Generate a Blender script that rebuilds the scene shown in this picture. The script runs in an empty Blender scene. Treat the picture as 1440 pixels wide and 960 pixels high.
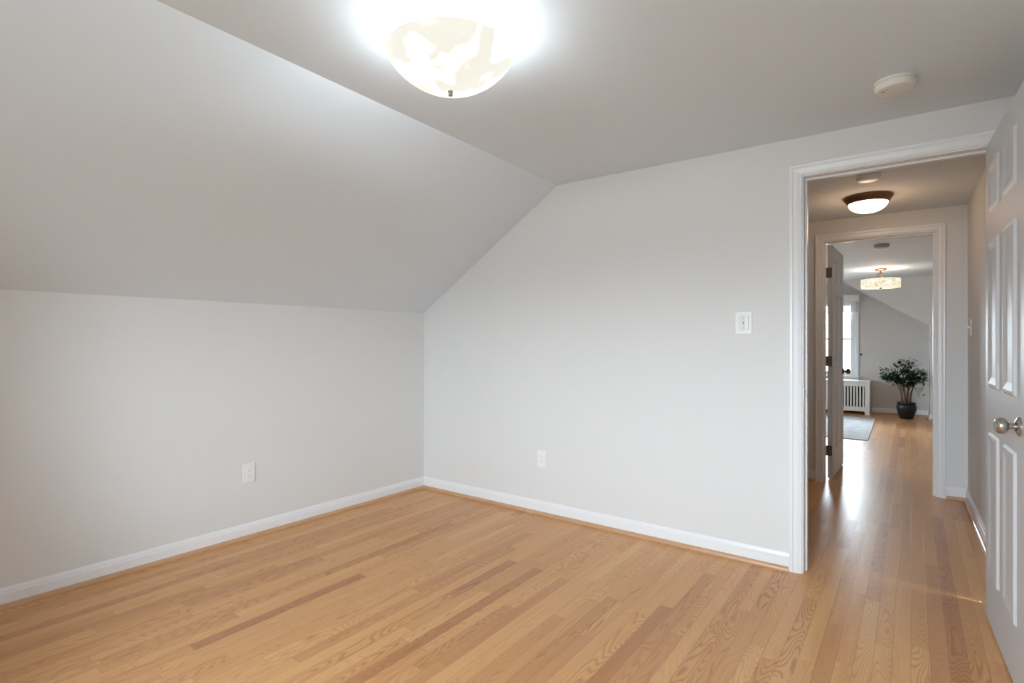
import bpy, bmesh, math, random
from mathutils import Matrix, Vector
sc = bpy.context.scene
R = math.radians
# ------------------------------------------------------------------ camera, world, light, exposure
CAM_H = 1.195
YAW = math.atan2(543.0, 756.0)
cam_d = bpy.data.cameras.new('camera'); cam = bpy.data.objects.new('camera', cam_d)
sc.collection.objects.link(cam); sc.camera = cam
cam.location = (0, 0, CAM_H); cam.rotation_euler = (R(90), 0, YAW)
cam_d.sensor_width = 36; cam_d.lens = 756 / 1440 * 36; cam_d.shift_y = 1 / 1440.0
cam_d.clip_start = .02; cam_d.clip_end = 100

SKY_STRENGTH = 58.0
ROOM_LAMP_W = 14.5
HALL_LAMP_W = 2.7
DRUM_LAMP_W = 10.0
sc.view_settings.view_transform = 'Standard'; sc.view_settings.look = 'None'
sc.view_settings.exposure = 0.0; sc.view_settings.gamma = 1.0
sc.view_settings.use_curve_mapping = False
sc.cycles.use_denoising = True
sc.cycles.max_bounces = 10; sc.cycles.diffuse_bounces = 7; sc.cycles.glossy_bounces = 4
sc.cycles.transparent_max_bounces = 12
sc.cycles.sample_clamp_indirect = 6.0
sc.cycles.caustics_reflective = False

world = bpy.data.worlds.new('overcast_sky'); sc.world = world; world.use_nodes = True
wn = world.node_tree.nodes; wl = world.node_tree.links
for n in list(wn): wn.remove(n)
wo = wn.new('ShaderNodeOutputWorld'); bg = wn.new('ShaderNodeBackground')
tc = wn.new('ShaderNodeTexCoord'); sx = wn.new('ShaderNodeSeparateXYZ'); rp = wn.new('ShaderNodeValToRGB')
mr = wn.new('ShaderNodeMapRange'); mr.inputs[1].default_value = -1; mr.inputs[2].default_value = 1
wl.new(tc.outputs['Generated'], sx.inputs[0]); wl.new(sx.outputs['Z'], mr.inputs[0]); wl.new(mr.outputs[0], rp.inputs[0])
e = rp.color_ramp.elements
e[0].position = 0.44; e[0].color = (.14, .145, .145, 1)
e[1].position = 0.56; e[1].color = (.785, .885, 1.01, 1)
wl.new(rp.outputs[0], bg.inputs[0]); bg.inputs[1].default_value = SKY_STRENGTH
wl.new(bg.outputs[0], wo.inputs[0])

def portal(name, loc, direction, w, h):
    L = bpy.data.lights.new(name, 'AREA'); L.shape = 'RECTANGLE'; L.size = w; L.size_y = h
    L.cycles.is_portal = True
    o = bpy.data.objects.new(name, L); sc.collection.objects.link(o)
    o.location = loc; o.rotation_euler = Vector(direction).to_track_quat('-Z', 'Y').to_euler()
    return o

# ------------------------------------------------------------------ materials
def new_mat(name):
    m = bpy.data.materials.new(name); m.use_nodes = True
    return m, m.node_tree.nodes, m.node_tree.links, m.node_tree.nodes['Principled BSDF']

def plain(name, col, rough=.5, metal=0.0, bump=0.0, bscale=200, spec=.5, emit=None, es=0, coat=0):
    m, n, l, p = new_mat(name)
    p.inputs['Base Color'].default_value = (*col, 1); p.inputs['Roughness'].default_value = rough
    p.inputs['Metallic'].default_value = metal; p.inputs['Specular IOR Level'].default_value = spec
    p.inputs['Coat Weight'].default_value = coat
    if emit: p.inputs['Emission Color'].default_value = (*emit, 1); p.inputs['Emission Strength'].default_value = es
    t = n.new('ShaderNodeTexCoord'); no = n.new('ShaderNodeTexNoise'); no.inputs['Scale'].default_value = bscale
    l.new(t.outputs['Object'], no.inputs['Vector'])
    if bump:
        b = n.new('ShaderNodeBump'); b.inputs['Strength'].default_value = bump; b.inputs['Distance'].default_value = .001
        l.new(no.outputs['Fac'], b.inputs['Height']); l.new(b.outputs[0], p.inputs['Normal'])
    else:
        mx = n.new('ShaderNodeMapRange'); mx.inputs[3].default_value = max(0, rough - .03); mx.inputs[4].default_value = min(1, rough + .03)
        l.new(no.outputs['Fac'], mx.inputs[0]); l.new(mx.outputs[0], p.inputs['Roughness'])
    return m

M = {}
M['wall'] = plain('wall_paint', (.735, .74, .735), .62, bump=.12, bscale=260, spec=.3)
M['wall_taupe'] = plain('far_wall_taupe', (.64, .61, .585), .62, bump=.12, bscale=260, spec=.3)  # far window wall only: darker and warmer than the other walls
M['ceiling'] = plain('ceiling_paint', (.735, .815, .885), .8, bump=.1, bscale=220, spec=.2)
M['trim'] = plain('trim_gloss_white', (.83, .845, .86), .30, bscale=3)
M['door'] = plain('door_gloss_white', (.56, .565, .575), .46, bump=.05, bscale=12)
M['plastic'] = plain('white_plastic', (.83, .84, .84), .35)
M['plastic_cream'] = plain('detector_plastic', (.78, .77, .72), .45)
M['almond'] = plain('almond_plastic', (.62, .55, .38), .4)
M['slot'] = plain('slot_dark', (.08, .08, .08), .6)
M['toggle'] = plain('toggle_grey', (.42, .43, .42), .4)
M['nickel'] = plain('satin_nickel', (.50, .47, .43), .26, 1.0)
M['bronze'] = plain('bronze_metal', (.20, .105, .055), .38, .75)
M['darkmetal'] = plain('dark_knob_metal', (.10, .08, .065), .3, .9)
M['hinge'] = plain('aged_hinge_metal', (.17, .15, .12), .4, .8)
M['pot'] = plain('black_glazed_pot', (.006, .006, .007), .42)
M['soil'] = plain('soil', (.03, .02, .013), .95, bump=1, bscale=60)
M['stem'] = plain('plant_bark', (.16, .085, .045), .8, bump=.5, bscale=80)
M['blind'] = plain('blind_white', (.78, .79, .80), .5)
M['radiator'] = plain('radiator_paint', (.80, .79, .75), .4)
M['radiator_in'] = plain('radiator_inside', (.16, .13, .10), .7)
M['greydet'] = plain('grey_detector', (.33, .33, .31), .5)

def leaf_mat():
    m, n, l, p = new_mat('leaf_green')
    g = n.new('ShaderNodeNewGeometry'); r = n.new('ShaderNodeValToRGB')
    r.color_ramp.elements[0].color = (.004, .016, .008, 1); r.color_ramp.elements[1].color = (.022, .075, .035, 1)
    l.new(g.outputs['Random Per Island'], r.inputs[0]); l.new(r.outputs[0], p.inputs['Base Color'])
    p.inputs['Roughness'].default_value = .35
    return m
M['leaf'] = leaf_mat()

def rug_mat():
    m, n, l, p = new_mat('rug_weave')
    t = n.new('ShaderNodeTexCoord'); no = n.new('ShaderNodeTexNoise'); no.inputs['Scale'].default_value = 7; no.inputs['Detail'].default_value = 6
    r = n.new('ShaderNodeValToRGB'); r.color_ramp.elements[0].position = .35; r.color_ramp.elements[1].position = .65
    r.color_ramp.elements[0].color = (.46, .48, .50, 1); r.color_ramp.elements[1].color = (.62, .63, .63, 1)
    l.new(t.outputs['Object'], no.inputs['Vector']); l.new(no.outputs['Fac'], r.inputs[0]); l.new(r.outputs[0], p.inputs['Base Color'])
    p.inputs['Roughness'].default_value = .95
    w = n.new('ShaderNodeTexNoise'); w.inputs['Scale'].default_value = 300; b = n.new('ShaderNodeBump'); b.inputs['Strength'].default_value = .6; b.inputs['Distance'].default_value = .003
    l.new(t.outputs['Object'], w.inputs['Vector']); l.new(w.outputs['Fac'], b.inputs['Height']); l.new(b.outputs[0], p.inputs['Normal'])
    return m
M['rug'] = rug_mat()

def glass_mat():
    m, n, l, p = new_mat('window_glass'); n.remove(p)
    o = n['Material Output']; t = n.new('ShaderNodeBsdfTransparent'); g = n.new('ShaderNodeBsdfGlossy'); g.inputs['Roughness'].default_value = .02
    t.inputs[0].default_value = (.96, .98, .97, 1)
    f = n.new('ShaderNodeFresnel'); f.inputs[0].default_value = 1.35
    mx = n.new('ShaderNodeMixShader'); l.new(f.outputs[0], mx.inputs[0]); l.new(t.outputs[0], mx.inputs[1]); l.new(g.outputs[0], mx.inputs[2]); l.new(mx.outputs[0], o.inputs[0])
    return m
M['glass'] = glass_mat()

def shade_glow(name, c0, c1, s0, s1, scale, lo, hi, dist=0.0):
    """lit lamp glass: cream body with brighter clouded patches"""
    m, n, l, p = new_mat(name)
    t = n.new('ShaderNodeTexCoord'); no = n.new('ShaderNodeTexNoise'); no.inputs['Scale'].default_value = scale
    no.inputs['Detail'].default_value = 2; no.inputs['Distortion'].default_value = dist
    l.new(t.outputs['Object'], no.inputs['Vector'])
    r = n.new('ShaderNodeMapRange'); r.inputs[1].default_value = lo; r.inputs[2].default_value = hi
    l.new(no.outputs['Fac'], r.inputs[0])
    mx = n.new('ShaderNodeMix'); mx.data_type = 'RGBA'; mx.inputs[6].default_value = (*[c * s0 for c in c0], 1); mx.inputs[7].default_value = (*[c * s1 for c in c1], 1)
    l.new(r.outputs[0], mx.inputs[0]); l.new(mx.outputs[2], p.inputs['Emission Color']); p.inputs['Emission Strength'].default_value = 1
    p.inputs['Base Color'].default_value = (.12, .12, .11, 1); p.inputs['Roughness'].default_value = .25
    return m
M['bowl'] = shade_glow('alabaster_bowl_glass', (.94, .93, .82), (1, 1, .98), .90, 1.05, 8, .50, .54, .5)
M['dome'] = shade_glow('lit_opal_dome', (1, .93, .82), (1, .97, .9), 3.2, 3.6, 4, .3, .7)
M['drum'] = shade_glow('capiz_drum_shade', (.86, .74, .50), (1, .95, .80), .85, 1.05, 24, .40, .60, 1.5)
M['bulb'] = plain('lit_bulb', (1, 1, 1), .4, emit=(1, .96, .9), es=20)

def math_node(n, l, op, a, b=None, c=None):
    m = n.new('ShaderNodeMath'); m.operation = op
    for i, v in enumerate((a, b, c)):
        if v is None: continue
        if isinstance(v, (int, float)): m.inputs[i].default_value = v
        else: l.new(v, m.inputs[i])
    return m.outputs[0]

def floor_mat(name='oak_strip_floor', rot=R(0.9), board=.0572):
    m, n, l, p = new_mat(name)
    K = lambda *a: math_node(n, l, *a)
    t = n.new('ShaderNodeTexCoord'); mp = n.new('ShaderNodeMapping'); mp.inputs['Rotation'].default_value = (0, 0, rot)
    l.new(t.outputs['Object'], mp.inputs['Vector'])
    s = n.new('ShaderNodeSeparateXYZ'); l.new(mp.outputs[0], s.inputs[0])
    X, Y = s.outputs['X'], s.outputs['Y']
    xr = K('DIVIDE', X, board); row = K('FLOOR', xr); fx = K('FRACT', xr)
    def wn1(v, w=0.0):
        q = n.new('ShaderNodeTexWhiteNoise'); q.noise_dimensions = '2D'
        c = n.new('ShaderNodeCombineXYZ'); l.new(v, c.inputs[0])
        if isinstance(w, float): c.inputs[1].default_value = w
        else: l.new(w, c.inputs[1])
        l.new(c.outputs[0], q.inputs['Vector']); return q
    rr = wn1(row, 3.3); r2 = wn1(row, 9.1)
    ln = K('MULTIPLY_ADD', r2.outputs['Value'], 1.3, 1.1)           # board length of this row
    yr = K('ADD', K('DIVIDE', Y, ln), K('MULTIPLY', rr.outputs['Value'], 17.0))
    col = K('FLOOR', yr); fy = K('FRACT', yr)
    # split each module in two unequal boards
    sp = K('MULTIPLY_ADD', wn1(row, col).outputs['Value'], .55, .2)
    side = K('GREATER_THAN', fy, sp)
    cid = K('ADD', K('MULTIPLY', col, 2.0), side)
    idn = wn1(K('ADD', row, 51.0), cid)
    v = idn.outputs['Value']
    sc2 = n.new('ShaderNodeSeparateColor'); l.new(idn.outputs['Color'], sc2.inputs[0])
    # grain coordinates, offset per board
    def gvec(sx_, sy_, off):
        c = n.new('ShaderNodeCombineXYZ')
        l.new(K('MULTIPLY', X, sx_), c.inputs[0]); l.new(K('MULTIPLY_ADD', sc2.outputs[0], 31.0, K('MULTIPLY', Y, sy_)), c.inputs[1])
        l.new(K('MULTIPLY', v, 57.0 + off), c.inputs[2]); return c.outputs[0]
    n1 = n.new('ShaderNodeTexNoise'); n1.inputs['Scale'].default_value = 1; n1.inputs['Detail'].default_value = 1.2; n1.inputs['Roughness'].default_value = .35
    l.new(gvec(12.0, 1.7, 0), n1.inputs['Vector'])
    rings = K('MULTIPLY_ADD', K('SINE', K('MULTIPLY', n1.outputs['Fac'], 150.0)), .5, .5)
    rings = K('POWER', rings, 2.6)
    n2 = n.new('ShaderNodeTexNoise'); n2.inputs['Scale'].default_value = 1; n2.inputs['Detail'].default_value = 4
    l.new(gvec(300.0, 3.0, 5), n2.inputs['Vector'])
    n3 = n.new('ShaderNodeTexNoise'); n3.inputs['Scale'].default_value = 1; n3.inputs['Detail'].default_value = 2
    l.new(gvec(26.0, 1.6, 9), n3.inputs['Vector'])
    ramp = n.new('ShaderNodeValToRGB'); l.new(v, ramp.inputs[0]); cr = ramp.color_ramp
    cols = [(0, (.45, .235, .125)), (.07, (.53, .295, .155)), (.22, (.60, .355, .185)), (.55, (.635, .385, .20)), (.8, (.665, .415, .222)), (1, (.69, .455, .25))]
    cols = [(p_, (c_[0] * 1.08, c_[1] * .95, c_[2] * .76)) for p_, c_ in cols]
    cr.elements[0].position = 0; cr.elements[0].color = (*cols[0][1], 1); cr.elements[1].position = 1; cr.elements[1].color = (*cols[-1][1], 1)
    for pos, c in cols[1:-1]:
        q = cr.elements.new(pos); q.color = (c[0], c[1], c[2], 1)
    def mul(colr, fac, dark):
        mx = n.new('ShaderNodeMix'); mx.data_type = 'RGBA'; mx.blend_type = 'MULTIPLY'
        l.new(fac, mx.inputs[0]); l.new(colr, mx.inputs[6]); mx.inputs[7].default_value = (*dark, 1); return mx.outputs[2]
    strength = K('MULTIPLY_ADD', K('POWER', sc2.outputs[1], 1.6), .72, .10)
    c1 = mul(ramp.outputs[0], K('MULTIPLY', rings, strength), (.66, .54, .44))
    c2 = mul(c1, K('MULTIPLY', n2.outputs['Fac'], .40), (.78, .68, .58))
    mr3 = n.new('ShaderNodeMapRange'); mr3.inputs[1].default_value = .45; mr3.inputs[2].default_value = .75; l.new(n3.outputs['Fac'], mr3.inputs[0])
    c3 = mul(c2, K('MULTIPLY', mr3.outputs[0], .55), (.86, .74, .66))
    ex = K('MINIMUM', fx, K('SUBTRACT', 1.0, fx)); ex = K('MULTIPLY', ex, board)
    d1 = K('MULTIPLY', K('ABSOLUTE', K('SUBTRACT', fy, sp)), ln)
    d2 = K('MULTIPLY', K('MINIMUM', fy, K('SUBTRACT', 1.0, fy)), ln)
    ed = K('MINIMUM', ex, K('MINIMUM', d1, d2))
    seam = K('LESS_THAN', ed, .0007)
    c4 = mul(c3, K('MULTIPLY', seam, .6), (.45, .33, .24))
    l.new(c4, p.inputs['Base Color'])
    p.inputs['Roughness'].default_value = .24
    p.inputs['Specular IOR Level'].default_value = .40
    mr4 = n.new('ShaderNodeMapRange'); mr4.inputs[3].default_value = .29; mr4.inputs[4].default_value = .37
    l.new(n2.outputs['Fac'], mr4.inputs[0]); l.new(mr4.outputs[0], p.inputs['Roughness'])
    wv = n.new('ShaderNodeTexNoise'); wv.inputs['Scale'].default_value = 9; wv.inputs['Detail'].default_value = 1; l.new(t.outputs['Object'], wv.inputs['Vector'])
    hgt = K('ADD', K('MULTIPLY', wv.outputs['Fac'], .55), K('ADD', K('MULTIPLY', rings, -.035), K('MULTIPLY', seam, -.15)))
    b = n.new('ShaderNodeBump'); b.inputs['Strength'].default_value = .35; b.inputs['Distance'].default_value = .002
    l.new(hgt, b.inputs['Height']); l.new(b.outputs[0], p.inputs['Normal'])
    return m
M['floor'] = floor_mat()

def oak_trim():
    m, n, l, p = new_mat('oak_shoe_moulding')
    t = n.new('ShaderNodeTexCoord'); mp = n.new('ShaderNodeMapping'); mp.inputs['Scale'].default_value = (8, 8, 40)
    no = n.new('ShaderNodeTexNoise'); no.inputs['Scale'].default_value = 1.5; no.inputs['Detail'].default_value = 5
    l.new(t.outputs['Object'], mp.inputs[0]); l.new(mp.outputs[0], no.inputs['Vector'])
    r = n.new('ShaderNodeValToRGB'); r.color_ramp.elements[0].color = (.47, .26, .135, 1); r.color_ramp.elements[1].color = (.64, .40, .23, 1)
    l.new(no.outputs['Fac'], r.inputs[0]); l.new(r.outputs[0], p.inputs['Base Color']); p.inputs['Roughness'].default_value = .35
    return m
M['oak'] = oak_trim()

# ------------------------------------------------------------------ mesh helpers
I4 = Matrix.Identity(4)
def link(name, bm, mat, parent=None, smooth=False, kind=None):
    bmesh.ops.recalc_face_normals(bm, faces=bm.faces)
    me = bpy.data.meshes.new(name); bm.to_mesh(me); bm.free()
    me.materials.append(mat)
    if smooth:
        for p in me.polygons: p.use_smooth = True
        me.set_sharp_from_angle(angle=R(35))
    o = bpy.data.objects.new(name, me); sc.collection.objects.link(o)
    if parent: o.parent = parent
    if kind: o['kind'] = kind
    return o

def box(bm, lo, hi, T=I4, bevel=0):
    vs = [bm.verts.new(T @ Vector((x, y, z))) for x in (lo[0], hi[0]) for y in (lo[1], hi[1]) for z in (lo[2], hi[2])]
    fs = [bm.faces.new([vs[i] for i in q]) for q in ((0, 1, 3, 2), (4, 6, 7, 5), (0, 4, 5, 1), (2, 3, 7, 6), (0, 2, 6, 4), (1, 5, 7, 3))]
    if bevel:
        es = {ed for f in fs for ed in f.edges}
        bmesh.ops.bevel(bm, geom=list(es), offset=bevel, segments=2, affect='EDGES', profile=.6)

def lathe(bm, prof, T=I4, seg=48):
    """prof: (radius, z) from one end to the other; radius 0 closes to a point"""
    rings = []
    for r, z in prof:
        if r < 1e-6: rings.append([bm.verts.new(T @ Vector((0, 0, z)))])
        else: rings.append([bm.verts.new(T @ Vector((r * math.cos(2 * math.pi * k / seg), r * math.sin(2 * math.pi * k / seg), z))) for k in range(seg)])
    for a, b in zip(rings, rings[1:]):
        for k in range(seg):
            k2 = (k + 1) % seg
            if len(a) == 1 and len(b) == 1: break
            if len(a) == 1: bm.faces.new((a[0], b[k], b[k2]))
            elif len(b) == 1: bm.faces.new((a[k], b[0], a[k2]))
            else: bm.faces.new((a[k], b[k], b[k2], a[k2]))
    for end in (rings[0], rings[-1]):
        if len(end) > 1: bm.faces.new(end)

def sweep(bm, prof, path, T=I4, closed_prof=True):
    """extrude a profile given per path point as a function -> 3D points"""
    rings = [[bm.verts.new(T @ Vector(p)) for p in ring] for ring in path]
    for a, b in zip(rings, rings[1:]):
        m = len(a)
        for k in range(m): bm.faces.new((a[k], b[k], b[(k + 1) % m], a[(k + 1) % m]))
    bm.faces.new(rings[0]); bm.faces.new(rings[-1])

def prism(bm, pts, d0, d1, axis, T=I4):
    """polygon pts (2D) extruded along axis 'x','y','z' from d0 to d1"""
    def mk(p, d):
        return {'x': (d, p[0], p[1]), 'y': (p[0], d, p[1]), 'z': (p[0], p[1], d)}[axis]
    a = [bm.verts.new(T @ Vector(mk(p, d0))) for p in pts]; b = [bm.verts.new(T @ Vector(mk(p, d1))) for p in pts]
    n = len(pts)
    for k in range(n): bm.faces.new((a[k], b[k], b[(k + 1) % n], a[(k + 1) % n]))
    bm.faces.new(a); bm.faces.new(b)

def tube(bm, pts, rads, seg=8):
    rings = []
    for i, p in enumerate(pts):
        p = Vector(p); d = (Vector(pts[min(i + 1, len(pts) - 1)]) - Vector(pts[max(i - 1, 0)])).normalized()
        s = d.orthogonal().normalized() if i == 0 else (ps - d * ps.dot(d)).normalized()
        ps = s; t = d.cross(s)
        rings.append([bm.verts.new(p + (s * math.cos(2 * math.pi * k / seg) + t * math.sin(2 * math.pi * k / seg)) * rads[i]) for k in range(seg)])
    for a, b in zip(rings, rings[1:]):
        for k in range(seg): bm.faces.new((a[k], b[k], b[(k + 1) % seg], a[(k + 1) % seg]))
    bm.faces.new(rings[0]); bm.faces.new(rings[-1])

def empty(name, loc=(0, 0, 0), rz=0, label=None, cat=None, kind=None, group=None):
    o = bpy.data.objects.new(name, None); sc.collection.objects.link(o); o.location = loc; o.rotation_euler = (0, 0, rz)
    o.empty_display_size = .05
    if label: o['label'] = label
    if cat: o['category'] = cat
    if kind: o['kind'] = kind
    if group: o['group'] = group
    return o
def tag(o, label, cat, group=None):
    o['label'] = label; o['category'] = cat
    if group: o['group'] = group
    return o
def frame(ox, oy, ang):      # local frame: x along the wall, y away into the wall
    return Matrix.Translation((ox, oy, 0)) @ Matrix.Rotation(ang, 4, 'Z')

# ------------------------------------------------------------------ plan of the place (metres; x right along the door wall, y towards the hall)
CX, CY = -3.172, 3.174                   # corner of knee wall and door wall
AB = math.atan2(-.040, 2.742)            # the door wall runs a hair out of square
TB = frame(CX, CY, AB)                   # s along the door wall from the corner, t into the wall
KX, KY = -3.336, -1.15                   # knee wall foot behind the camera
AA = math.atan2(KX - CX, CY - KY)        # knee wall skew
TA = Matrix.Translation((CX, CY, 0)) @ Matrix.Rotation(-AA + math.pi, 4, 'Z')   # placeholder axis, reset below
def on_B(s, t=0, z=0): return TB @ Vector((s, t, z))
dA = Vector((KX - CX, KY - CY, 0)).normalized(); nA = Vector((-dA.y, dA.x, 0))  # along the knee wall towards the viewer, normal into the room
if nA.x < 0: nA = -nA
TA = Matrix(((dA.x, -nA.x, 0, CX), (dA.y, -nA.y, 0, CY), (0, 0, 1, 0), (0, 0, 0, 1)))
TA = Matrix([list(r) for r in TA])
LA = (Vector((KX, KY)) - Vector((CX, CY))).length
RX = .50                                  # right wall of the room (hidden behind the open door)
FY = -1.15                                # wall behind the camera
ZK, ZC, ZR = 1.435, 2.264, -1.885         # knee height, ceiling height, ceiling crease x
ZC2 = 2.248
S_END = (RX - CX) / math.cos(AB)
WT = .115                                 # partition thickness
HX = .425                                 # hall right wall
HY = 5.29                                 # hall end wall
FYY = 10.94                               # far window wall
ZH, ZF = 2.232, 2.212
W2 = (-1.45, -.25, .75, 1.98)
W4 = (-.58, -.18, 1.1, 1.65)   # unseen window added in the right wall to brighten the left (y0, y1, z0, z1)
FT = .48  # front wall made extra deep so its reveal cuts grazing window light
# door openings
D1L, D1R, DH = -.397, .357, 2.05          # door 1 clear opening in x
D1s0, D1s1 = D1L - CX, D1R - CX
D2L, D2R = -.517, .232

# ------------------------------------------------------------------ structure
bm = bmesh.new(); box(bm, (-4.6, -1.5, -.12), (2.2, 11.3, 0))
link('floor', bm, M['floor'], kind='structure')

bm = bmesh.new(); box(bm, (-.12, 0, 0), (LA + .12, .12, ZK), TA)
link('wall_left', bm, M['wall'], kind='structure')

# sloped ceiling (bilinear between knee top and crease)
bm = bmesh.new(); N = 16; g = []
for i in range(N + 1):
    f = i / N; row = []
    a = Vector((CX, CY + .06, ZK)).lerp(Vector((KX, KY - .06, ZK - .005)), f); b = Vector((ZR, CY + .06, ZC)).lerp(Vector((ZR, KY - .06, ZC)), f)
    for j in range(N + 1): row.append(bm.verts.new(a.lerp(b, j / N)))
    g.append(row)
top = [[bm.verts.new(v.co + Vector((-.05, 0, .09))) for v in row] for row in g]
for i in range(N):
    for j in range(N):
        bm.faces.new((g[i][j], g[i + 1][j], g[i + 1][j + 1], g[i][j + 1])); bm.faces.new((top[i][j], top[i][j + 1], top[i + 1][j + 1], top[i + 1][j]))
for i in range(N):
    bm.faces.new((g[i][0], top[i][0], top[i + 1][0], g[i + 1][0])); bm.faces.new((g[i][N], g[i + 1][N], top[i + 1][N], top[i][N]))
    bm.faces.new((g[0][i], g[0][i + 1], top[0][i + 1], top[0][i])); bm.faces.new((g[N][i], top[N][i], top[N][i + 1], g[N][i + 1]))
link('ceiling_sloped', bm, M['ceiling'], kind='structure')

# flat ceiling, tilting down a centimetre and a half to the door side
bm = bmesh.new()
lo_ = [(ZR, FY - .06, ZC), (RX + .1, FY - .06, ZC2), (RX + .1, CY + .05, ZC2), (ZR, CY + .05, ZC)]
va = [bm.verts.new(p) for p in lo_]; vb = [bm.verts.new((p[0], p[1], p[2] + .1)) for p in lo_]
bm.faces.new(va); bm.faces.new(vb)
for k in range(4): bm.faces.new((va[k], va[(k + 1) % 4], vb[(k + 1) % 4], vb[k]))
link('ceiling', bm, M['ceiling'], kind='structure')

# door wall: gable-shaped, with the opening
def pts_profile_B():
    zz = lambda x: ZK + (x - CX) * (ZC - ZK) / (ZR - CX)
    return zz
zz = pts_profile_B()
bm = bmesh.new()
prism(bm, [(0, 0), (D1s0 - .02, 0), (D1s0 - .02, 2.30), (ZR - CX, 2.30), (ZR - CX, ZC + .03), (0, ZK + .03)], 0, WT, 'y', TB)
prism(bm, [(D1s0 - .02, DH + .02), (D1s1 + .02, DH + .02), (D1s1 + .02, 2.30), (D1s0 - .02, 2.30)], 0, WT, 'y', TB)
prism(bm, [(D1s1 + .02, 0), (S_END + .05, 0), (S_END + .05, 2.30), (D1s1 + .02, 2.30)], 0, WT, 'y', TB)
link('wall_back', bm, M['wall'], kind='structure')

bm = bmesh.new()
box(bm, (RX, FY, 0), (RX + .14, W4[0], 2.3)); box(bm, (RX, W4[1], 0), (RX + .14, on_B(S_END).y, 2.3)); box(bm, (RX, W4[0], 0), (RX + .14, W4[1], W4[2])); box(bm, (RX, W4[0], W4[3]), (RX + .14, W4[1], 2.3)); link('wall_right', bm, M['wall'], kind='structure')
# wall behind the camera with a window
bm = bmesh.new()
prism(bm, [(KX - .05, 0), (W2[0], 0), (W2[0], 2.30), (ZR, 2.30), (ZR, ZC + .02), (KX - .05, ZK)], FY - FT, FY, 'y')
prism(bm, [(W2[0], 0), (W2[1], 0), (W2[1], W2[2]), (W2[0], W2[2])], FY - FT, FY, 'y')
prism(bm, [(W2[0], W2[3]), (W2[1], W2[3]), (W2[1], 2.30), (W2[0], 2.30)], FY - FT, FY, 'y')
prism(bm, [(W2[1], 0), (RX + .1, 0), (RX + .1, 2.30), (W2[1], 2.30)], FY - FT, FY, 'y')
link('wall_front', bm, M['wall'], kind='structure')

# hall
HB = 3.29
bm = bmesh.new(); box(bm, (HX, 3.262, 0), (HX + .09, HY, 2.33)); link('wall_hall_right', bm, M['wall'], kind='structure')
bm = bmesh.new(); box(bm, (-2.3, 3.29, 0), (-2.2, HY, 2.33)); link('wall_hall_left', bm, M['wall'], kind='structure')
bm = bmesh.new()
box(bm, (-4.3, HY, 0), (D2L - .02, HY + WT, 2.33)); box(bm, (D2L - .02, HY, DH + .02), (D2R + .02, HY + WT, 2.33)); box(bm, (D2R + .02, HY, 0), (2.0, HY + WT, 2.33))
link('wall_hall_end', bm, M['wall'], kind='structure')
bm = bmesh.new(); box(bm, (-2.3, 3.255, ZH), (HX + .09, HY + .002, ZH + .1)); link('ceiling_hall', bm, M['ceiling'], kind='structure')

# far room
W1 = (-1.455, -.605, .62, 1.90)
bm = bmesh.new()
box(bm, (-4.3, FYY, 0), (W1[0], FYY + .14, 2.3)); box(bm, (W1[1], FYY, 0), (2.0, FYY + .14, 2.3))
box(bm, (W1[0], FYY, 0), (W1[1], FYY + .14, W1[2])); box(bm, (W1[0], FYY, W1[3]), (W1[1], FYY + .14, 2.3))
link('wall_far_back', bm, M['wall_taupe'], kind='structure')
bm = bmesh.new()
prism(bm, [(.3995, 0), (2.0, 0), (2.0, 2.25), (-.76, 2.25), (-.76, 2.212), (.3995, 1.443)], 10.45, FYY, 'y')
link('wall_far_partition', bm, M['wall'], kind='structure')
bm = bmesh.new(); box(bm, (-4.3, 10.45, 0), (-1.70, FYY, 2.25)); link('wall_far_light_block', bm, M['wall'], kind='structure')  # unseen block added to keep side window light off the alcove wall
W3 = (7.3, 8.4, .90, 1.85)     # unseen window added in the side wall to brighten the far room (y0, y1, z0, z1)
bm = bmesh.new()
box(bm, (-4.44, HY, 0), (-4.3, W3[0], 2.3)); box(bm, (-4.44, W3[1], 0), (-4.3, FYY + .14, 2.3))
box(bm, (-4.44, W3[0], 0), (-4.3, W3[1], W3[2])); box(bm, (-4.44, W3[0], W3[3]), (-4.3, W3[1], 2.3)); link('wall_far_left', bm, M['wall'], kind='structure')
bm = bmesh.new(); box(bm, (2.0, HY, 0), (2.1, FYY + .14, 2.3)); link('wall_far_right', bm, M['wall'], kind='structure')
bm = bmesh.new(); box(bm, (-4.4, HY + .01, ZF), (2.1, FYY + .14, ZF + .1)); link('ceiling_far', bm, M['ceiling'], kind='structure')

# ------------------------------------------------------------------ baseboards with oak shoe
BB = [(0, 0), (-.014, 0), (-.014, .066), (-.0105, .070), (-.0105, .076), (-.007, .086), (-.004, .092), (0, .092)]
SH = [(-.014, 0), (-.030, 0), (-.030, .008), (-.027, .016), (-.021, .021), (-.014, .023)]
def base(name, s0, s1, T, shoe0=0, shoe1=0, par=None):
    bm = bmesh.new(); prism(bm, BB, s0, s1, 'x', T)
    b = link(name, bm, M['trim'], kind='structure')
    bm = bmesh.new(); prism(bm, SH, s0 + shoe0, s1 - shoe1, 'x', T)
    link('shoe_moulding', bm, M['oak'], b)
    return b
TBm = TB
base('baseboard_back', 0, D1s0 - .064, TBm, 0, .004)
base('baseboard_left', 0, LA, TA)
TH = frame(0, HY, 0)
base('baseboard_hall_end_left', -2.2, D2L - .064, TH, 0, .004)
base('baseboard_hall_end_right', D2R + .064, HX, TH, .004, 0)
THR = Matrix(((0, 1, 0, HX), (1, 0, 0, 0), (0, 0, 1, 0), (0, 0, 0, 1)))    # x_local -> y, y_local -> x
base('baseboard_hall_right', 3.262, HY - .0, THR)
TF = frame(0, FYY, 0)
base('baseboard_far_back', -.36, .3995, TF)
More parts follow.
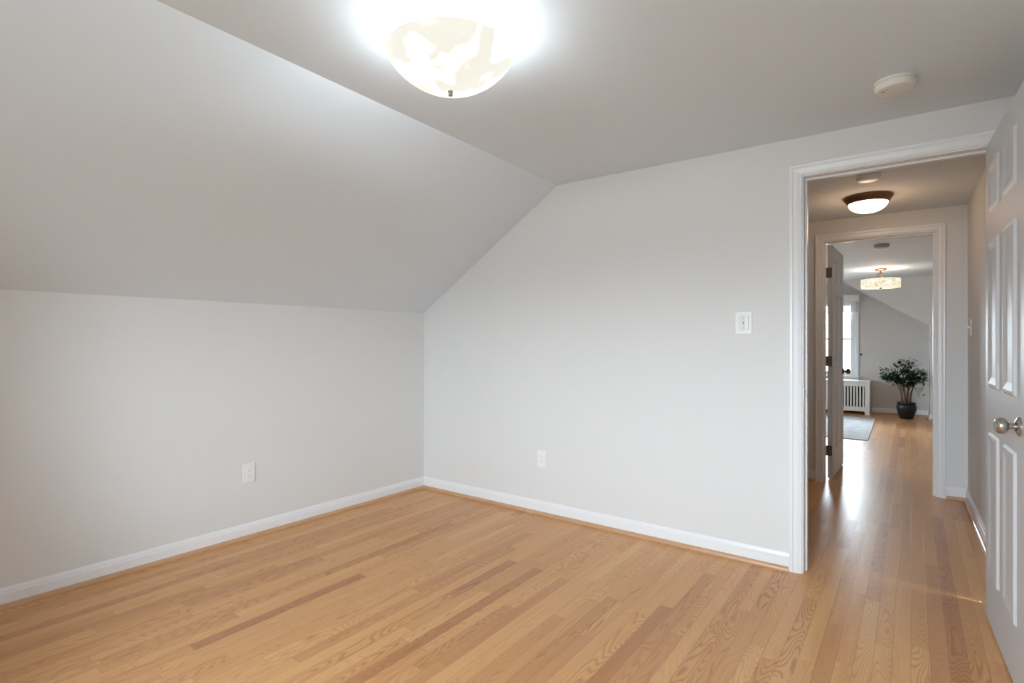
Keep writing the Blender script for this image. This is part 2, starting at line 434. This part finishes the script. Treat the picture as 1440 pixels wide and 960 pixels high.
TP = frame(0, 10.45, 0)
base('baseboard_far_partition', .3995, 2.0, TP)
TPR = Matrix(((0, 1, 0, .3995), (1, 0, 0, 0), (0, 0, 1, 0), (0, 0, 0, 1)))
base('baseboard_far_reveal', 10.436, FYY, TPR)

# ------------------------------------------------------------------ doors
# casing profile: (distance outwards from the opening edge, projection from the wall)
CP = [(0, 0), (0, .009), (.006, .012), (.012, .0105), (.015, .0125), (.034, .0155), (.040, .014), (.044, .018), (.054, .019), (.058, .017), (.058, 0)]
def casing(T, x0, x1, zt, sign=-1, par=None, name='casing'):
    """mitred casing round three sides of an opening; sign -1 projects towards local -y"""
    bm = bmesh.new(); path = []
    for (cx_, cz_, dx, dz) in ((x0, 0, -1, 0), (x0, zt, -1, 1), (x1, zt, 1, 1), (x1, 0, 1, 0)):
        path.append([(cx_ + dx * a, sign * b, cz_ + dz * a) for a, b in CP])
    sweep(bm, None, path, T)
    return link(name, bm, M['trim'], par)
def jamb(T, x0, x1, zt, par, stop_y):
    bm = bmesh.new()
    box(bm, (x0 - .02, 0, 0), (x0, WT, zt), T); box(bm, (x1, 0, 0), (x1 + .02, WT, zt), T); box(bm, (x0 - .02, 0, zt), (x1 + .02, WT, zt + .02), T)
    j = link('door_jamb', bm, M['trim'], par)
    bm = bmesh.new(); a, b = stop_y
    box(bm, (x0, a, 0), (x0 + .011, b, zt - .011), T, .002); box(bm, (x1 - .011, a, 0), (x1, b, zt - .011), T, .002); box(bm, (x0, a, zt - .011), (x1, b, zt), T, .002)
    link('door_stop', bm, M['trim'], j)
    return j

PANELS_Z = [(.216, .812), (.994, 1.612), (1.724, 1.93)]
def slab(W, H, par, y0, y1, x_off, flip=1):
    """six panel door leaf from x_off along +x*flip, faces at y0 and y1"""
    st = .108; mul_ = .10; pw = (W - 2 * st - mul_) / 2
    xs = [0, st, st + pw, st + pw + mul_, W - st, W]; zs = [0] + [v for p in PANELS_Z for v in p] + [H]
    bm = bmesh.new()
    def V(x, y, z): return bm.verts.new((x_off + flip * x, y, z + .01))
    for face, (y, dn) in enumerate(((y0, 1), (y1, -1))):
        for i in range(5):
            for j in range(len(zs) - 1):
                a, b, c, d = xs[i], xs[i + 1], zs[j], zs[j + 1]
                if i in (1, 3) and j in (1, 3, 5):
                    rings = []
                    for ins, dep in ((0, 0), (.004, .001), (.011, .0085), (.021, .0095), (.046, .0035), (.050, .0030)):
                        rings.append([V(a + ins, y + dn * dep, c + ins), V(b - ins, y + dn * dep, c + ins), V(b - ins, y + dn * dep, d - ins), V(a + ins, y + dn * dep, d - ins)])
                    for r0, r1 in zip(rings, rings[1:]):
                        for k in range(4): bm.faces.new((r0[k], r0[(k + 1) % 4], r1[(k + 1) % 4], r1[k]))
                    bm.faces.new(rings[-1])
                else:
                    bm.faces.new((V(a, y, c), V(b, y, c), V(b, y, d), V(a, y, d)))
    for j in range(len(zs) - 1):
        for x in (0, W): bm.faces.new((V(x, y0, zs[j]), V(x, y1, zs[j]), V(x, y1, zs[j + 1]), V(x, y0, zs[j + 1])))
    for i in range(5):
        for z in (0, H): bm.faces.new((V(xs[i], y0, z), V(xs[i + 1], y0, z), V(xs[i + 1], y1, z), V(xs[i], y1, z)))
    bmesh.ops.remove_doubles(bm, verts=bm.verts, dist=1e-5)
    return link('door_leaf', bm, M['door'], par)

KNOB = [(0, .066), (.012, .0655), (.020, .062), (.0255, .055), (.0275, .047), (.0255, .038), (.019, .032), (.0125, .029), (.0105, .025), (.0105, .012)]
ROSE = [(.0105, .014), (.020, .012), (.029, .007), (.032, .003), (.032, 0)]
def knob(par, x, z, y, direction, mat):
    T = Matrix.Translation((x, y, z)) @ Matrix.Rotation(R(-90) * direction, 4, 'X')
    bm = bmesh.new(); lathe(bm, KNOB[:-1] + [(.0105, .0)], T, 32); k = link('door_knob', bm, mat, par, True)
    bm = bmesh.new(); lathe(bm, [(0.0, .014)] + ROSE, T, 32); link('rosette', bm, mat, k, True)
    return k
def hinge(par, z, mat, leaf_dir, y0, y1):
    """knuckle at the pin with two leaves"""
    bm = bmesh.new()
    for q in range(5):
        lathe(bm, [(.0, -.044 + q * .0178), (.0062, -.044 + q * .0178), (.0062, -.0268 + q * .0178), (0, -.0268 + q * .0178)], Matrix.Translation((0, 0, z)), 14)
    lathe(bm, [(0, .046), (.0045, .0475), (.004, .051), (0, .0525)], Matrix.Translation((0, 0, z)), 12)
    h = link('hinge', bm, mat, par, True)
    bm = bmesh.new(); box(bm, (leaf_dir * .0005, y0, z - .044), (leaf_dir * .0028, y1, z + .044)); link('hinge_leaf', bm, mat, h)
    return h

# door 1: the room's own door, hinged at the right jamb, swung into the room
d1 = empty('door_1', tuple(on_B((D1L + D1R) / 2 - CX)), 0, kind='structure')
d1.location = (0, 0, 0)
casing(TB, D1s0 - .005, D1s1 + .005, DH + .005, -1, d1)
THB = TB @ Matrix.Translation((0, WT, 0))
casing(THB, D1s0 - .005, D1s1 + .005, DH + .005, 1, d1, 'casing_hall_side')
j1 = jamb(TB, D1s0, D1s1, DH, d1, (.046, .080))
bm = bmesh.new(); box(bm, (D1s0 - .0005, .008, .93 - .03), (D1s0 + .0015, .036, .93 + .03), TB); box(bm, (D1s0 + .0012, .018, .918), (D1s0 + .0019, .028, .942), TB)
link('strike_plate', bm, M['nickel'], j1)
pin = on_B(D1s1 - .003, -.006)
lf = empty('door_swing', tuple(pin), AB + R(92.3)); lf.parent = d1
OW = .749
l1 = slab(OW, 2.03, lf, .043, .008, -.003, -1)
knob(l1, -.003 - OW + .062, .915, .043, 1, M['nickel'])
knob(l1, -.003 - OW + .062, .915, .008, -1, M['nickel'])
for z in (.25, 1.03, 1.82): hinge(l1, z, M['hinge'], -1, .010, .040)

# door 2: end of the hall, hinged at the left jamb, swung into the far room
d2 = empty('door_2', (0, 0, 0), 0, kind='structure')
T2 = frame(0, HY, 0); T2b = frame(0, HY + WT, 0)
casing(T2, D2L - .005, D2R + .005, DH + .005, -1, d2)
casing(T2b, D2L - .005, D2R + .005, DH + .005, 1, d2, 'casing_far_side')
jamb(T2, D2L, D2R, DH, d2, (.035, .068))
lf2 = empty('door_swing', (D2L + .004, HY + WT + .010, 0), R(87.6)); lf2.parent = d2
OW2 = .742
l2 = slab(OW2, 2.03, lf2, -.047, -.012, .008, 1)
knob(l2, .008 + OW2 - .062, .915, -.047, -1, M['darkmetal'])
knob(l2, .008 + OW2 - .062, .915, -.012, 1, M['darkmetal'])
for z in (.25, 1.03, 1.80):
    h = hinge(l2, z, M['hinge'], 1, -.042, -.002)
    bm = bmesh.new(); box(bm, (.0045, -.046, z - .044), (.0082, -.006, z + .044)); link('hinge_leaf', bm, M['hinge'], h)
    bm = bmesh.new(); box(bm, (-.006, -.003, z - .044), (.014, .003, z + .044)); link('hinge_leaf', bm, M['hinge'], h)

# ------------------------------------------------------------------ windows
def window(name, T, x0, x1, z0, z1, sill=True, trim=True):
    """double hung; local y=0 is the room face, +y outwards"""
    w = empty(name, (0, 0, 0), kind='structure')
    bm = bmesh.new()
    f = .03
    box(bm, (x0, 0, z0), (x0 + f, .13, z1), T); box(bm, (x1 - f, 0, z0), (x1, .13, z1), T); box(bm, (x0 + f, 0, z1 - f), (x1 - f, .13, z1), T); box(bm, (x0 + f, 0, z0), (x1 - f, .13, z0 + f), T)
    link('window_frame', bm, M['trim'], w)
    zm = (z0 + z1) / 2 - .01; s = .034
    for nm, a, b, y in (('upper_sash', zm - .018, z1 - f, .085), ('lower_sash', z0 + f, zm + .018, .05)):
        bm = bmesh.new(); xa, xb = x0 + f, x1 - f
        box(bm, (xa, y, a), (xa + s, y + .03, b), T, .003); box(bm, (xb - s, y, a), (xb, y + .03, b), T, .003)
        box(bm, (xa + s, y, a), (xb - s, y + .03, a + .034), T, .003); box(bm, (xa + s, y, b - .036), (xb - s, y + .03, b), T, .003)
        sh = link(nm, bm, M['trim'], w)
        bm = bmesh.new(); box(bm, (xa + s - .004, y + .013, a + .03), (xb - s + .004, y + .017, b - .032), T); link('pane', bm, M['glass'], sh)
    if trim:
        bm = bmesh.new(); path = []
        for (cx_, cz_, dx, dz) in ((x0, z0, -1, 0), (x0, z1, -1, 1), (x1, z1, 1, 1), (x1, z0, 1, 0)):
            path.append([(cx_ + dx * a, -b, cz_ + dz * a) for a, b in CP])
        sweep(bm, None, path, T); link('casing', bm, M['trim'], w)
        bm = bmesh.new(); box(bm, (x0 - .085, -.045, z0 - .024), (x1 + .085, .05, z0), T, .004); link('window_sill', bm, M['trim'], w)
        bm = bmesh.new(); box(bm, (x0 - .058, -.014, z0 - .085), (x1 + .058, 0, z0 - .024), T, .002); link('apron', bm, M['trim'], w)
    return w
TW1 = frame(0, FYY, 0)
window('window_1', TW1, W1[0], W1[1], W1[2], W1[3])
TW2 = Matrix(((1, 0, 0, 0), (0, -1, 0, FY - FT + .14), (0, 0, 1, 0), (0, 0, 0, 1)))
window('window_2', TW2, W2[0], W2[1], W2[2], W2[3], trim=False)
TW3 = Matrix(((0, 1, 0, RX), (1, 0, 0, 0), (0, 0, 1, 0), (0, 0, 0, 1)))
window('added_window_right', TW3, W4[0], W4[1], W4[2], W4[3])
portal('daylight_portal', ((W1[0] + W1[1]) / 2, FYY + .16, (W1[2] + W1[3]) / 2), (0, -1, 0), W1[1] - W1[0], W1[3] - W1[2])
portal('daylight_portal', ((W2[0] + W2[1]) / 2, FY - FT - .03, (W2[2] + W2[3]) / 2), (0, 1, 0), W2[1] - W2[0], W2[3] - W2[2])
TW4 = Matrix(((0, -1, 0, -4.3), (1, 0, 0, 0), (0, 0, 1, 0), (0, 0, 0, 1)))
window('added_window_far', TW4, W3[0], W3[1], W3[2], W3[3])
portal('daylight_portal', (-4.48, (W3[0] + W3[1]) / 2, (W3[2] + W3[3]) / 2), (1, 0, 0), W3[1] - W3[0], W3[3] - W3[2])
portal('daylight_portal', (RX + .17, (W4[0] + W4[1]) / 2, (W4[2] + W4[3]) / 2), (-1, 0, 0), W4[1] - W4[0], W4[3] - W4[2])

# blind with its valance over the far window
b = empty('window_blind', (-1.03, FYY, 0), 0, 'white raised blind under a boxed valance on the far window', 'blind')
bm = bmesh.new(); box(bm, (-.49, -.105, 1.885), (.495, -.020, 2.005), bevel=.004); link('valance', bm, M['blind'], b)
bm = bmesh.new()
for k in range(11): box(bm, (-.42, -.075, 1.735 + k * .0135), (.455, -.022, 1.744 + k * .0135))
box(bm, (-.42, -.072, 1.712), (.455, -.024, 1.730), bevel=.003)
link('slat_stack', bm, M['blind'], b)
for x in (-.30, .33):
    bm = bmesh.new(); box(bm, (x, -.078, 1.45), (x + .004, -.074, 1.89)); link('cord', bm, M['blind'], b)

# curtain holdback knob beside the window
bm = bmesh.new(); Tk = Matrix.Translation((-.512, FYY, .985)) @ Matrix.Rotation(R(90), 4, 'X')
lathe(bm, [(0, .052), (.012, .050), (.017, .043), (.015, .035), (.006, .030), (.006, .006), (.014, .003), (.014, 0)], Tk, 20)
tag(link('holdback_knob', bm, M['darkmetal'], smooth=True), 'small dark round holdback knob on the wall beside the far window', 'knob')

# ------------------------------------------------------------------ wall plates
def plate(bm, T, x, z, w, h, d=.006):
    box(bm, (x - w / 2, -d, z - h / 2), (x + w / 2, 0, z + h / 2), T, .0022)
def outlet(name, T, x, z, label, mat, group=None, w=.072, h=.118):
    bm = bmesh.new(); plate(bm, T, x, z, w, h)
    o = tag(link(name, bm, mat), label, 'outlet', group)
    bm = bmesh.new(); box(bm, (x - .0165, -.0085, z - .033), (x + .0165, -.004, z + .033), T, .001); r = link('receptacle', bm, mat, o)
    for dz in (.018, -.018):
        bm = bmesh.new()
        box(bm, (x - .0075, -.0088, z + dz - .004), (x - .0055, -.008, z + dz + .005), T); box(bm, (x + .0050, -.0088, z + dz - .004), (x + .0070, -.008, z + dz + .004), T)
        box(bm, (x - .0022, -.0088, z + dz - .0105), (x + .0022, -.008, z + dz - .007), T)
        link('socket', bm, M['toggle'], r)
    return o
def px_to_B(px, py):
    """point of the door wall on the sight line of a picture point"""
    k = (px - 720) / 756.0; f = Vector((-math.sin(YAW), math.cos(YAW))); r = Vector((math.cos(YAW), math.sin(YAW)))
    return k, f, r
def hit(px, py, o, d):
    k = (px - 720) / 756.0; c, s = math.cos(YAW), math.sin(YAW)
    ray = Vector((c * k - s, s * k + c))           # per unit depth
    det = ray.x * (-d.y) + d.x * ray.y
    D = (o.x * (-d.y) + d.x * o.y) / det
    P = ray * D
    return (P - o).dot(d), CAM_H - (py - 481) / 756.0 * D
oB = Vector((CX, CY)); dB = Vector((math.cos(AB), math.sin(AB)))
s, z = hit(762, 645, oB, dB); outlet('wall_outlet', TB, s, z, 'white duplex outlet low on the wall with the doorway', M['plastic'])
dAa = Vector((dA.x, dA.y)); s, z = hit(350, 664.5, oB, dAa)
outlet('wall_outlet', TA, s, z, 'white duplex outlet on the low knee wall under the sloped ceiling', M['plastic'])
s, z = hit(1046, 454, oB, dB)
bm = bmesh.new(); plate(bm, TB, s, z, .085, .122)
sw = tag(link('light_switch', bm, M['plastic']), 'white light switch plate beside the near doorway casing', 'switch')
bm = bmesh.new(); box(bm, (s - .024, -.0085, z - .041), (s + .003, -.005, z + .041), TB, .001); ins = link('switch_insert', bm, M['plastic_cream'], sw)
bm = bmesh.new(); box(bm, (s - .002, -.0155, z - .007), (s + .003, -.006, z + .006), TB, .001); box(bm, (s - .003, -.0092, z + .024), (s + .002, -.008, z + .028), TB); box(bm, (s - .003, -.0092, z - .030), (s + .002, -.008, z - .026), TB)
tg = link('toggle', bm, M['toggle'], ins); tg['label'] = 'small grey toggle'
bm = bmesh.new(); box(bm, (s + .006, -.0115, z - .037), (s + .026, -.005, z + .041), TB, .0018); link('paddle', bm, M['plastic'], sw)
# hall switch on the right hall wall
bm = bmesh.new(); plate(bm, THR, 5.05, 1.30, .072, .118); hs = tag(link('light_switch', bm, M['plastic']), 'white toggle switch plate on the hall wall past the open door', 'switch')
bm = bmesh.new(); box(bm, (5.046, -.02, 1.294), (5.054, -.004, 1.312), THR, .001); link('toggle', bm, M['plastic'], hs)
# almond outlet far wall
outlet('wall_outlet', TW1, -.318, .41, 'yellowed outlet on the far wall between radiator cover and plant', M['almond'])

# ------------------------------------------------------------------ ceiling fixtures
def ceil_z(x): return ZC + (x - ZR) * (ZC2 - ZC) / (RX + .1 - ZR)
def detector(name, x, y, z, r, h, mat, label, dots=False, tilt=0):
    o = empty(name, (x, y, z), YAW, label, 'detector'); o.rotation_euler = (0, tilt, YAW)
    bm = bmesh.new(); lathe(bm, [(0, .0005), (r, .0005), (r, -h * .22), (r * .97, -h * .25), (0, -h * .25)], seg=48); link('mounting_plate', bm, mat, o, True)
    bm = bmesh.new(); lathe(bm, [(0, -h * .25), (r * .93, -h * .25), (r * .93, -h * .36), (r * .99, -h * .40), (r * .97, -h * .62), (r * .88, -h * .93), (r * .80, -h), (0, -h)], seg=48)
    c = link('cover', bm, mat, o, True)
    bm = bmesh.new(); lathe(bm, [(0, -h), (r * .42, -h), (r * .42, -h * 1.03), (r * .36, -h * 1.06), (0, -h * 1.06)], seg=32); link('test_button', bm, mat, c, True)
    if dots:
        bm = bmesh.new()
        for dx, dy in ((-.046, .012), (-.040, .012), (-.034, .012), (-.036, -.006)):
            lathe(bm, [(0, -h * 1.0), (.0028, -h * 1.0), (.0028, -h * 1.02), (0, -h * 1.02)], Matrix.Translation((dx, dy, 0)), 10)
        g_ = link('vent_holes', bm, M['slot'], c)
    return o
detector('smoke_detector', -.010, 2.675, ceil_z(-.01), .072, .038, M['plastic_cream'], 'round off-white smoke detector on the ceiling in front of the near doorway', True)
detector('smoke_detector', -.150, 4.00, ZH, .066, .034, M['plastic'], 'white smoke detector on the hall ceiling just inside the doorway head')
detector('smoke_detector', -.14, 6.79, ZF, .070, .036, M['greydet'], 'grey smoke detector on the far room ceiling between its doorway and the drum light')

# room lamp: alabaster bowl
LX, LY = -1.240, 1.367
LZ = ceil_z(LX)
lamp = empty('ceiling_light', (LX, LY, LZ), 0, 'large lit cream glass bowl ceiling light near the sloped ceiling', 'ceiling light')
bm = bmesh.new(); lathe(bm, [(0, 0), (.085, 0), (.085, -.012), (.078, -.022), (0, -.022)]); link('canopy', bm, M['plastic'], lamp, True)
bm = bmesh.new(); lathe(bm, [(0, -.02), (.006, -.02), (.006, -.222), (0, -.206)], seg=16); link('stem', bm, M['nickel'], lamp, True)
RB, ZB0, ZB1 = .216, -.085, -.208
outer = []; inner = []
for k in range(17):
    a = k / 16 * math.pi / 2
    rr_ = RB * math.cos(a) if k < 16 else 0; zr_ = ZB0 + (ZB1 - ZB0) * math.sin(a) ** 1.5
    outer.append((max(rr_, 0), zr_)); inner.append((max(rr_ - .005 * math.cos(a) - .0, 0), zr_ + .005 * (math.sin(a)) + (0.0 if k else 0.0)))
prof = list(reversed(inner)) + outer
bm = bmesh.new(); lathe(bm, prof, seg=72); link('glass_bowl', bm, M['bowl'], lamp, True)
bm = bmesh.new(); lathe(bm, [(0, -.207), (.009, -.209), (.009, -.213), (.005, -.215), (.008, -.220), (.007, -.225), (0, -.228)], seg=24); link('finial', bm, M['nickel'], lamp, True)
def pl(name, loc, watts, col, rad, par=None):
    L = bpy.data.lights.new(name, 'POINT'); L.energy = watts; L.color = col; L.shadow_soft_size = rad
    o = bpy.data.objects.new(name, L); sc.collection.objects.link(o); o.location = loc
    if par: o.parent = par
    return o
for k in range(2):
    a = R(35 + 180 * k)
    bm = bmesh.new(); lathe(bm, [(0, .0), (.013, .0), (.013, .02), (.022, .035), (.027, .055), (.022, .075), (0, .085)], Matrix.Translation((.02 * math.cos(a), .02 * math.sin(a), -.12)) @ Matrix.Rotation(R(90), 4, Vector((-math.sin(a), math.cos(a), 0))), 16)
    link('bulb', bm, M['bulb'], lamp, True)
    pl('bulb_light', (.07 * math.cos(a), .07 * math.sin(a), -.050), ROOM_LAMP_W / 2, (.84, .94, 1.0), .02, lamp)

# hall lamp: flush mount with bronze ring
hl = empty('ceiling_light', (-.175, 4.594, ZH), 0, 'flush dome light with bronze ring on the hall ceiling', 'ceiling light')
bm = bmesh.new(); lathe(bm, [(0, 0), (.148, 0), (.150, -.008), (.147, -.016), (.139, -.024), (.130, -.042), (.124, -.048), (.110, -.048), (.110, -.03), (0, -.03)], seg=64); link('bronze_ring', bm, M['bronze'], hl, True)
pr = [(.121, -.044)]
for k in range(1, 13):
    a = k / 12 * math.pi / 2; pr.append((.121 * math.cos(a) if k < 12 else 0, -.046 - .070 * math.sin(a)))
bm = bmesh.new(); lathe(bm, [(0, -.044)] + pr, seg=64); link('glass_dome', bm, M['dome'], hl, True)
pl('bulb_light', (0, 0, -.20), HALL_LAMP_W, (1, .56, .27), .09, hl)

# far room drum light
dl = empty('pendant_light', (-.198, 9.03, ZF), YAW, 'lit shell drum light on a short forked stem in the far room', 'ceiling light')
bm = bmesh.new(); lathe(bm, [(0, 0), (.075, 0), (.075, -.012), (.060, -.024), (0, -.026)], seg=32); link('canopy', bm, M['bronze'], dl, True)
bm = bmesh.new()
lathe(bm, [(0, -.02), (.008, -.02), (.008, -.065), (0, -.065)], seg=12)
box(bm, (-.034, -.006, -.072), (.034, .006, -.060)); box(bm, (-.034, -.005, -.152), (-.025, .005, -.06)); box(bm, (.025, -.005, -.152), (.034, .005, -.06))
box(bm, (-.2255, -.004, -.158), (.2255, .004, -.150))
link('forked_stem', bm, M['bronze'], dl, False)
bm = bmesh.new()
so, si = .230, .226
lathe(bm, [(si, -.145), (so, -.145), (so, -.265), (si, -.265), (si, -.145)], seg=72)
bmesh.ops.delete(bm, geom=[f for f in bm.faces if len(f.verts) > 10], context='FACES_ONLY')
link('drum_shade', bm, M['drum'], dl, True)
bm = bmesh.new(); lathe(bm, [(0, -.258), (.224, -.258), (.224, -.262), (0, -.262)], seg=64); link('diffuser', bm, M['drum'], dl, True)
bm = bmesh.new(); lathe(bm, [(0, -.262), (.014, -.264), (.012, -.275), (0, -.280)], seg=20); link('finial', bm, M['bronze'], dl, True)
pl('bulb_light', (0, 0, -.15), DRUM_LAMP_W, (1, .80, .58), .05, dl)

# ------------------------------------------------------------------ far room furniture
# radiator cover
rc = empty('radiator_cover', (-1.03, 10.73, 0), 0, 'white slatted radiator cover under the far window', 'radiator cover')
xr, xl, yf, yb, ht = .65, -.65, -.165, .175, .560
bm = bmesh.new(); box(bm, (xl - .012, yf - .015, ht - .022), (xr + .012, yb, ht), bevel=.004); link('top_board', bm, M['radiator'], rc)
bm = bmesh.new()
box(bm, (xl, yf, 0), (xl + .065, yf + .022, ht - .022)); box(bm, (xr - .065, yf, 0), (xr, yf + .022, ht - .022))
box(bm, (xl + .065, yf, ht - .095), (xr - .065, yf + .022, ht - .022)); box(bm, (xl + .065, yf, .055), (xr - .065, yf + .022, .125))
link('front_frame', bm, M['radiator'], rc)
bm = bmesh.new(); n_ = 27
for k in range(n_):
    x = xl + .065 + (xr - xl - .13) * (k + .5) / n_; box(bm, (x - .011, yf + .005, .12), (x + .011, yf + .017, ht - .09))
link('slats', bm, M['radiator'], rc)
for x in (xl, xr - .02):
    bm = bmesh.new(); box(bm, (x, yf + .022, 0), (x + .02, yb, ht - .022)); link('side_panel', bm, M['radiator'], rc)
bm = bmesh.new()
for k in range(16):
    x = xl + .12 + k * .07; box(bm, (x - .022, -.08, .05), (x + .022, .11, ht - .07), bevel=.012)
link('radiator_core', bm, M['radiator_in'], rc)

# rug
bm = bmesh.new()
prism(bm, [(-2.6, 7.76), (-.298, 7.815), (-.288, 10.14), (-2.6, 10.14)], .0005, .011, 'z')
tag(link('area_rug', bm, M['rug']), 'pale blue-grey rug on the far room floor', 'rug')

# plant
PX, PY = .105, 10.44
pt = empty('potted_plant', (PX, PY, 0), 0, 'leafy small potted tree in a black pot against the far wall', 'plant')
bm = bmesh.new()
lathe(bm, [(r_ * .83, z_) for r_, z_ in [(0, .0), (.100, .0), (.108, .015), (.135, .08), (.155, .15), (.158, .185), (.146, .215), (.134, .228), (.150, .236), (.150, .252), (.134, .254), (.126, .235), (.126, .222), (0, .222)]], seg=40)
link('pot', bm, M['pot'], pt, True)
bm = bmesh.new(); lathe(bm, [(0, .215), (.104, .215), (.104, .232), (.07, .240), (0, .243)], seg=24); link('soil', bm, M['soil'], pt, True)
rnd = random.Random(11)
tips = []
stems = [((-.05, 0), (-.12, .03), (-.24, .0)), ((-.02, .03), (-.04, .05), (-.05, .03)), ((.02, -.03), (.02, -.02), (.04, 0)), ((.05, .01), (.10, .0), (.19, .02)), ((.0, .05), (.06, .09), (.12, .08)), ((-.01, -.05), (-.09, -.05), (-.16, -.03))]
tops = [.70, .90, .86, .72, .76, .74]
for (a, b_, c), tz in zip(stems, tops):
    bm = bmesh.new()
    p0 = Vector((a[0], a[1], .23)); p1 = Vector((a[0] * .8 + b_[0] * .2, a[1], .40)); p2 = Vector((b_[0], b_[1], .54)); p3 = Vector((c[0], c[1], tz - .04))
    mid = [p0, p0.lerp(p1, .5) + Vector((rnd.uniform(-.008, .008), rnd.uniform(-.008, .008), 0)), p1, p1.lerp(p2, .5), p2, p2.lerp(p3, .5) + Vector((0, 0, .01)), p3]
    tube(bm, mid, [.014, .0125, .0115, .0105, .009, .006, .003])
    for q in range(7):
        base_ = p2.lerp(p3, rnd.uniform(-.2, .9)); ang = rnd.uniform(0, 2 * math.pi)
        e_ = base_ + Vector((math.cos(ang) * rnd.uniform(.05, .15), math.sin(ang) * rnd.uniform(.04, .11), rnd.uniform(-.02, .09)))
        tube(bm, [base_, base_.lerp(e_, .5) + Vector((0, 0, .012)), e_], [.004, .003, .0015], 5); tips.append((base_, e_))
    tips.append((p2, p3))
    link('stem', bm, M['stem'], pt, True)
bm = bmesh.new()
def leaf(bm, p, d, L, W):
    d = d.normalized(); s = d.cross(Vector((rnd.uniform(-.4, .4), rnd.uniform(-.4, .4), 1))).normalized(); u = s.cross(d)
    pr_ = [(0, 0), (.3, .42), (.6, .5), (.85, .28), (1, 0)]
    L1 = []; C1 = []; R1 = []
    for t, w in pr_:
        c = p + d * L * t - u * (L * .18 * t * t)
        C1.append(bm.verts.new(c))
        L1.append(bm.verts.new(c + s * W * w + u * W * w * .25) if w else C1[-1]); R1.append(bm.verts.new(c - s * W * w + u * W * w * .25) if w else C1[-1])
    for k in range(4):
        for side in (L1, R1):
            f = [C1[k], C1[k + 1], side[k + 1], side[k]]; f2 = []
            for v in f:
                if v not in f2: f2.append(v)
            if len(f2) >= 3: bm.faces.new(f2)
def fits(p): return abs(p.x) < .36 and -.34 < p.y < .40 and p.x < .25 and (p.x < .20 or p.y < -.04 or True)
for a_, b_ in tips:
    for q in range(30):
        p = a_.lerp(b_, rnd.uniform(.35, 1.08)) + Vector((rnd.uniform(-.02, .02), rnd.uniform(-.02, .02), rnd.uniform(-.02, .02)))
        ang = rnd.uniform(0, 2 * math.pi); d = Vector((math.cos(ang), math.sin(ang), rnd.uniform(-.5, .7))) + (b_ - a_).normalized() * .5
        if fits(p): leaf(bm, p, d, rnd.uniform(.035, .058), rnd.uniform(.016, .024))
# drooping sprays
for (cx_, cy_, cz_, n__) in ((-.29, -.02, .70, 70), (.22, -.02, .64, 110), (.03, .0, .88, 60), (.02, 0, .80, 70), (-.15, -.06, .62, 110), (-.18, 0, .72, 60), (.05, -.08, .68, 150), (.17, 0, .47, 40), (.24, -.02, .72, 60), (-.02, -.05, .58, 80)):
    for q in range(n__):
        p = Vector((rnd.gauss(cx_, .05), rnd.gauss(cy_, .06), rnd.gauss(cz_, .045)))
        ang = rnd.uniform(0, 2 * math.pi); d = Vector((math.cos(ang), math.sin(ang), rnd.uniform(-.8, .4)))
        if fits(p): leaf(bm, p, d, rnd.uniform(.035, .058), rnd.uniform(.016, .024))
link('foliage', bm, M['leaf'], pt)
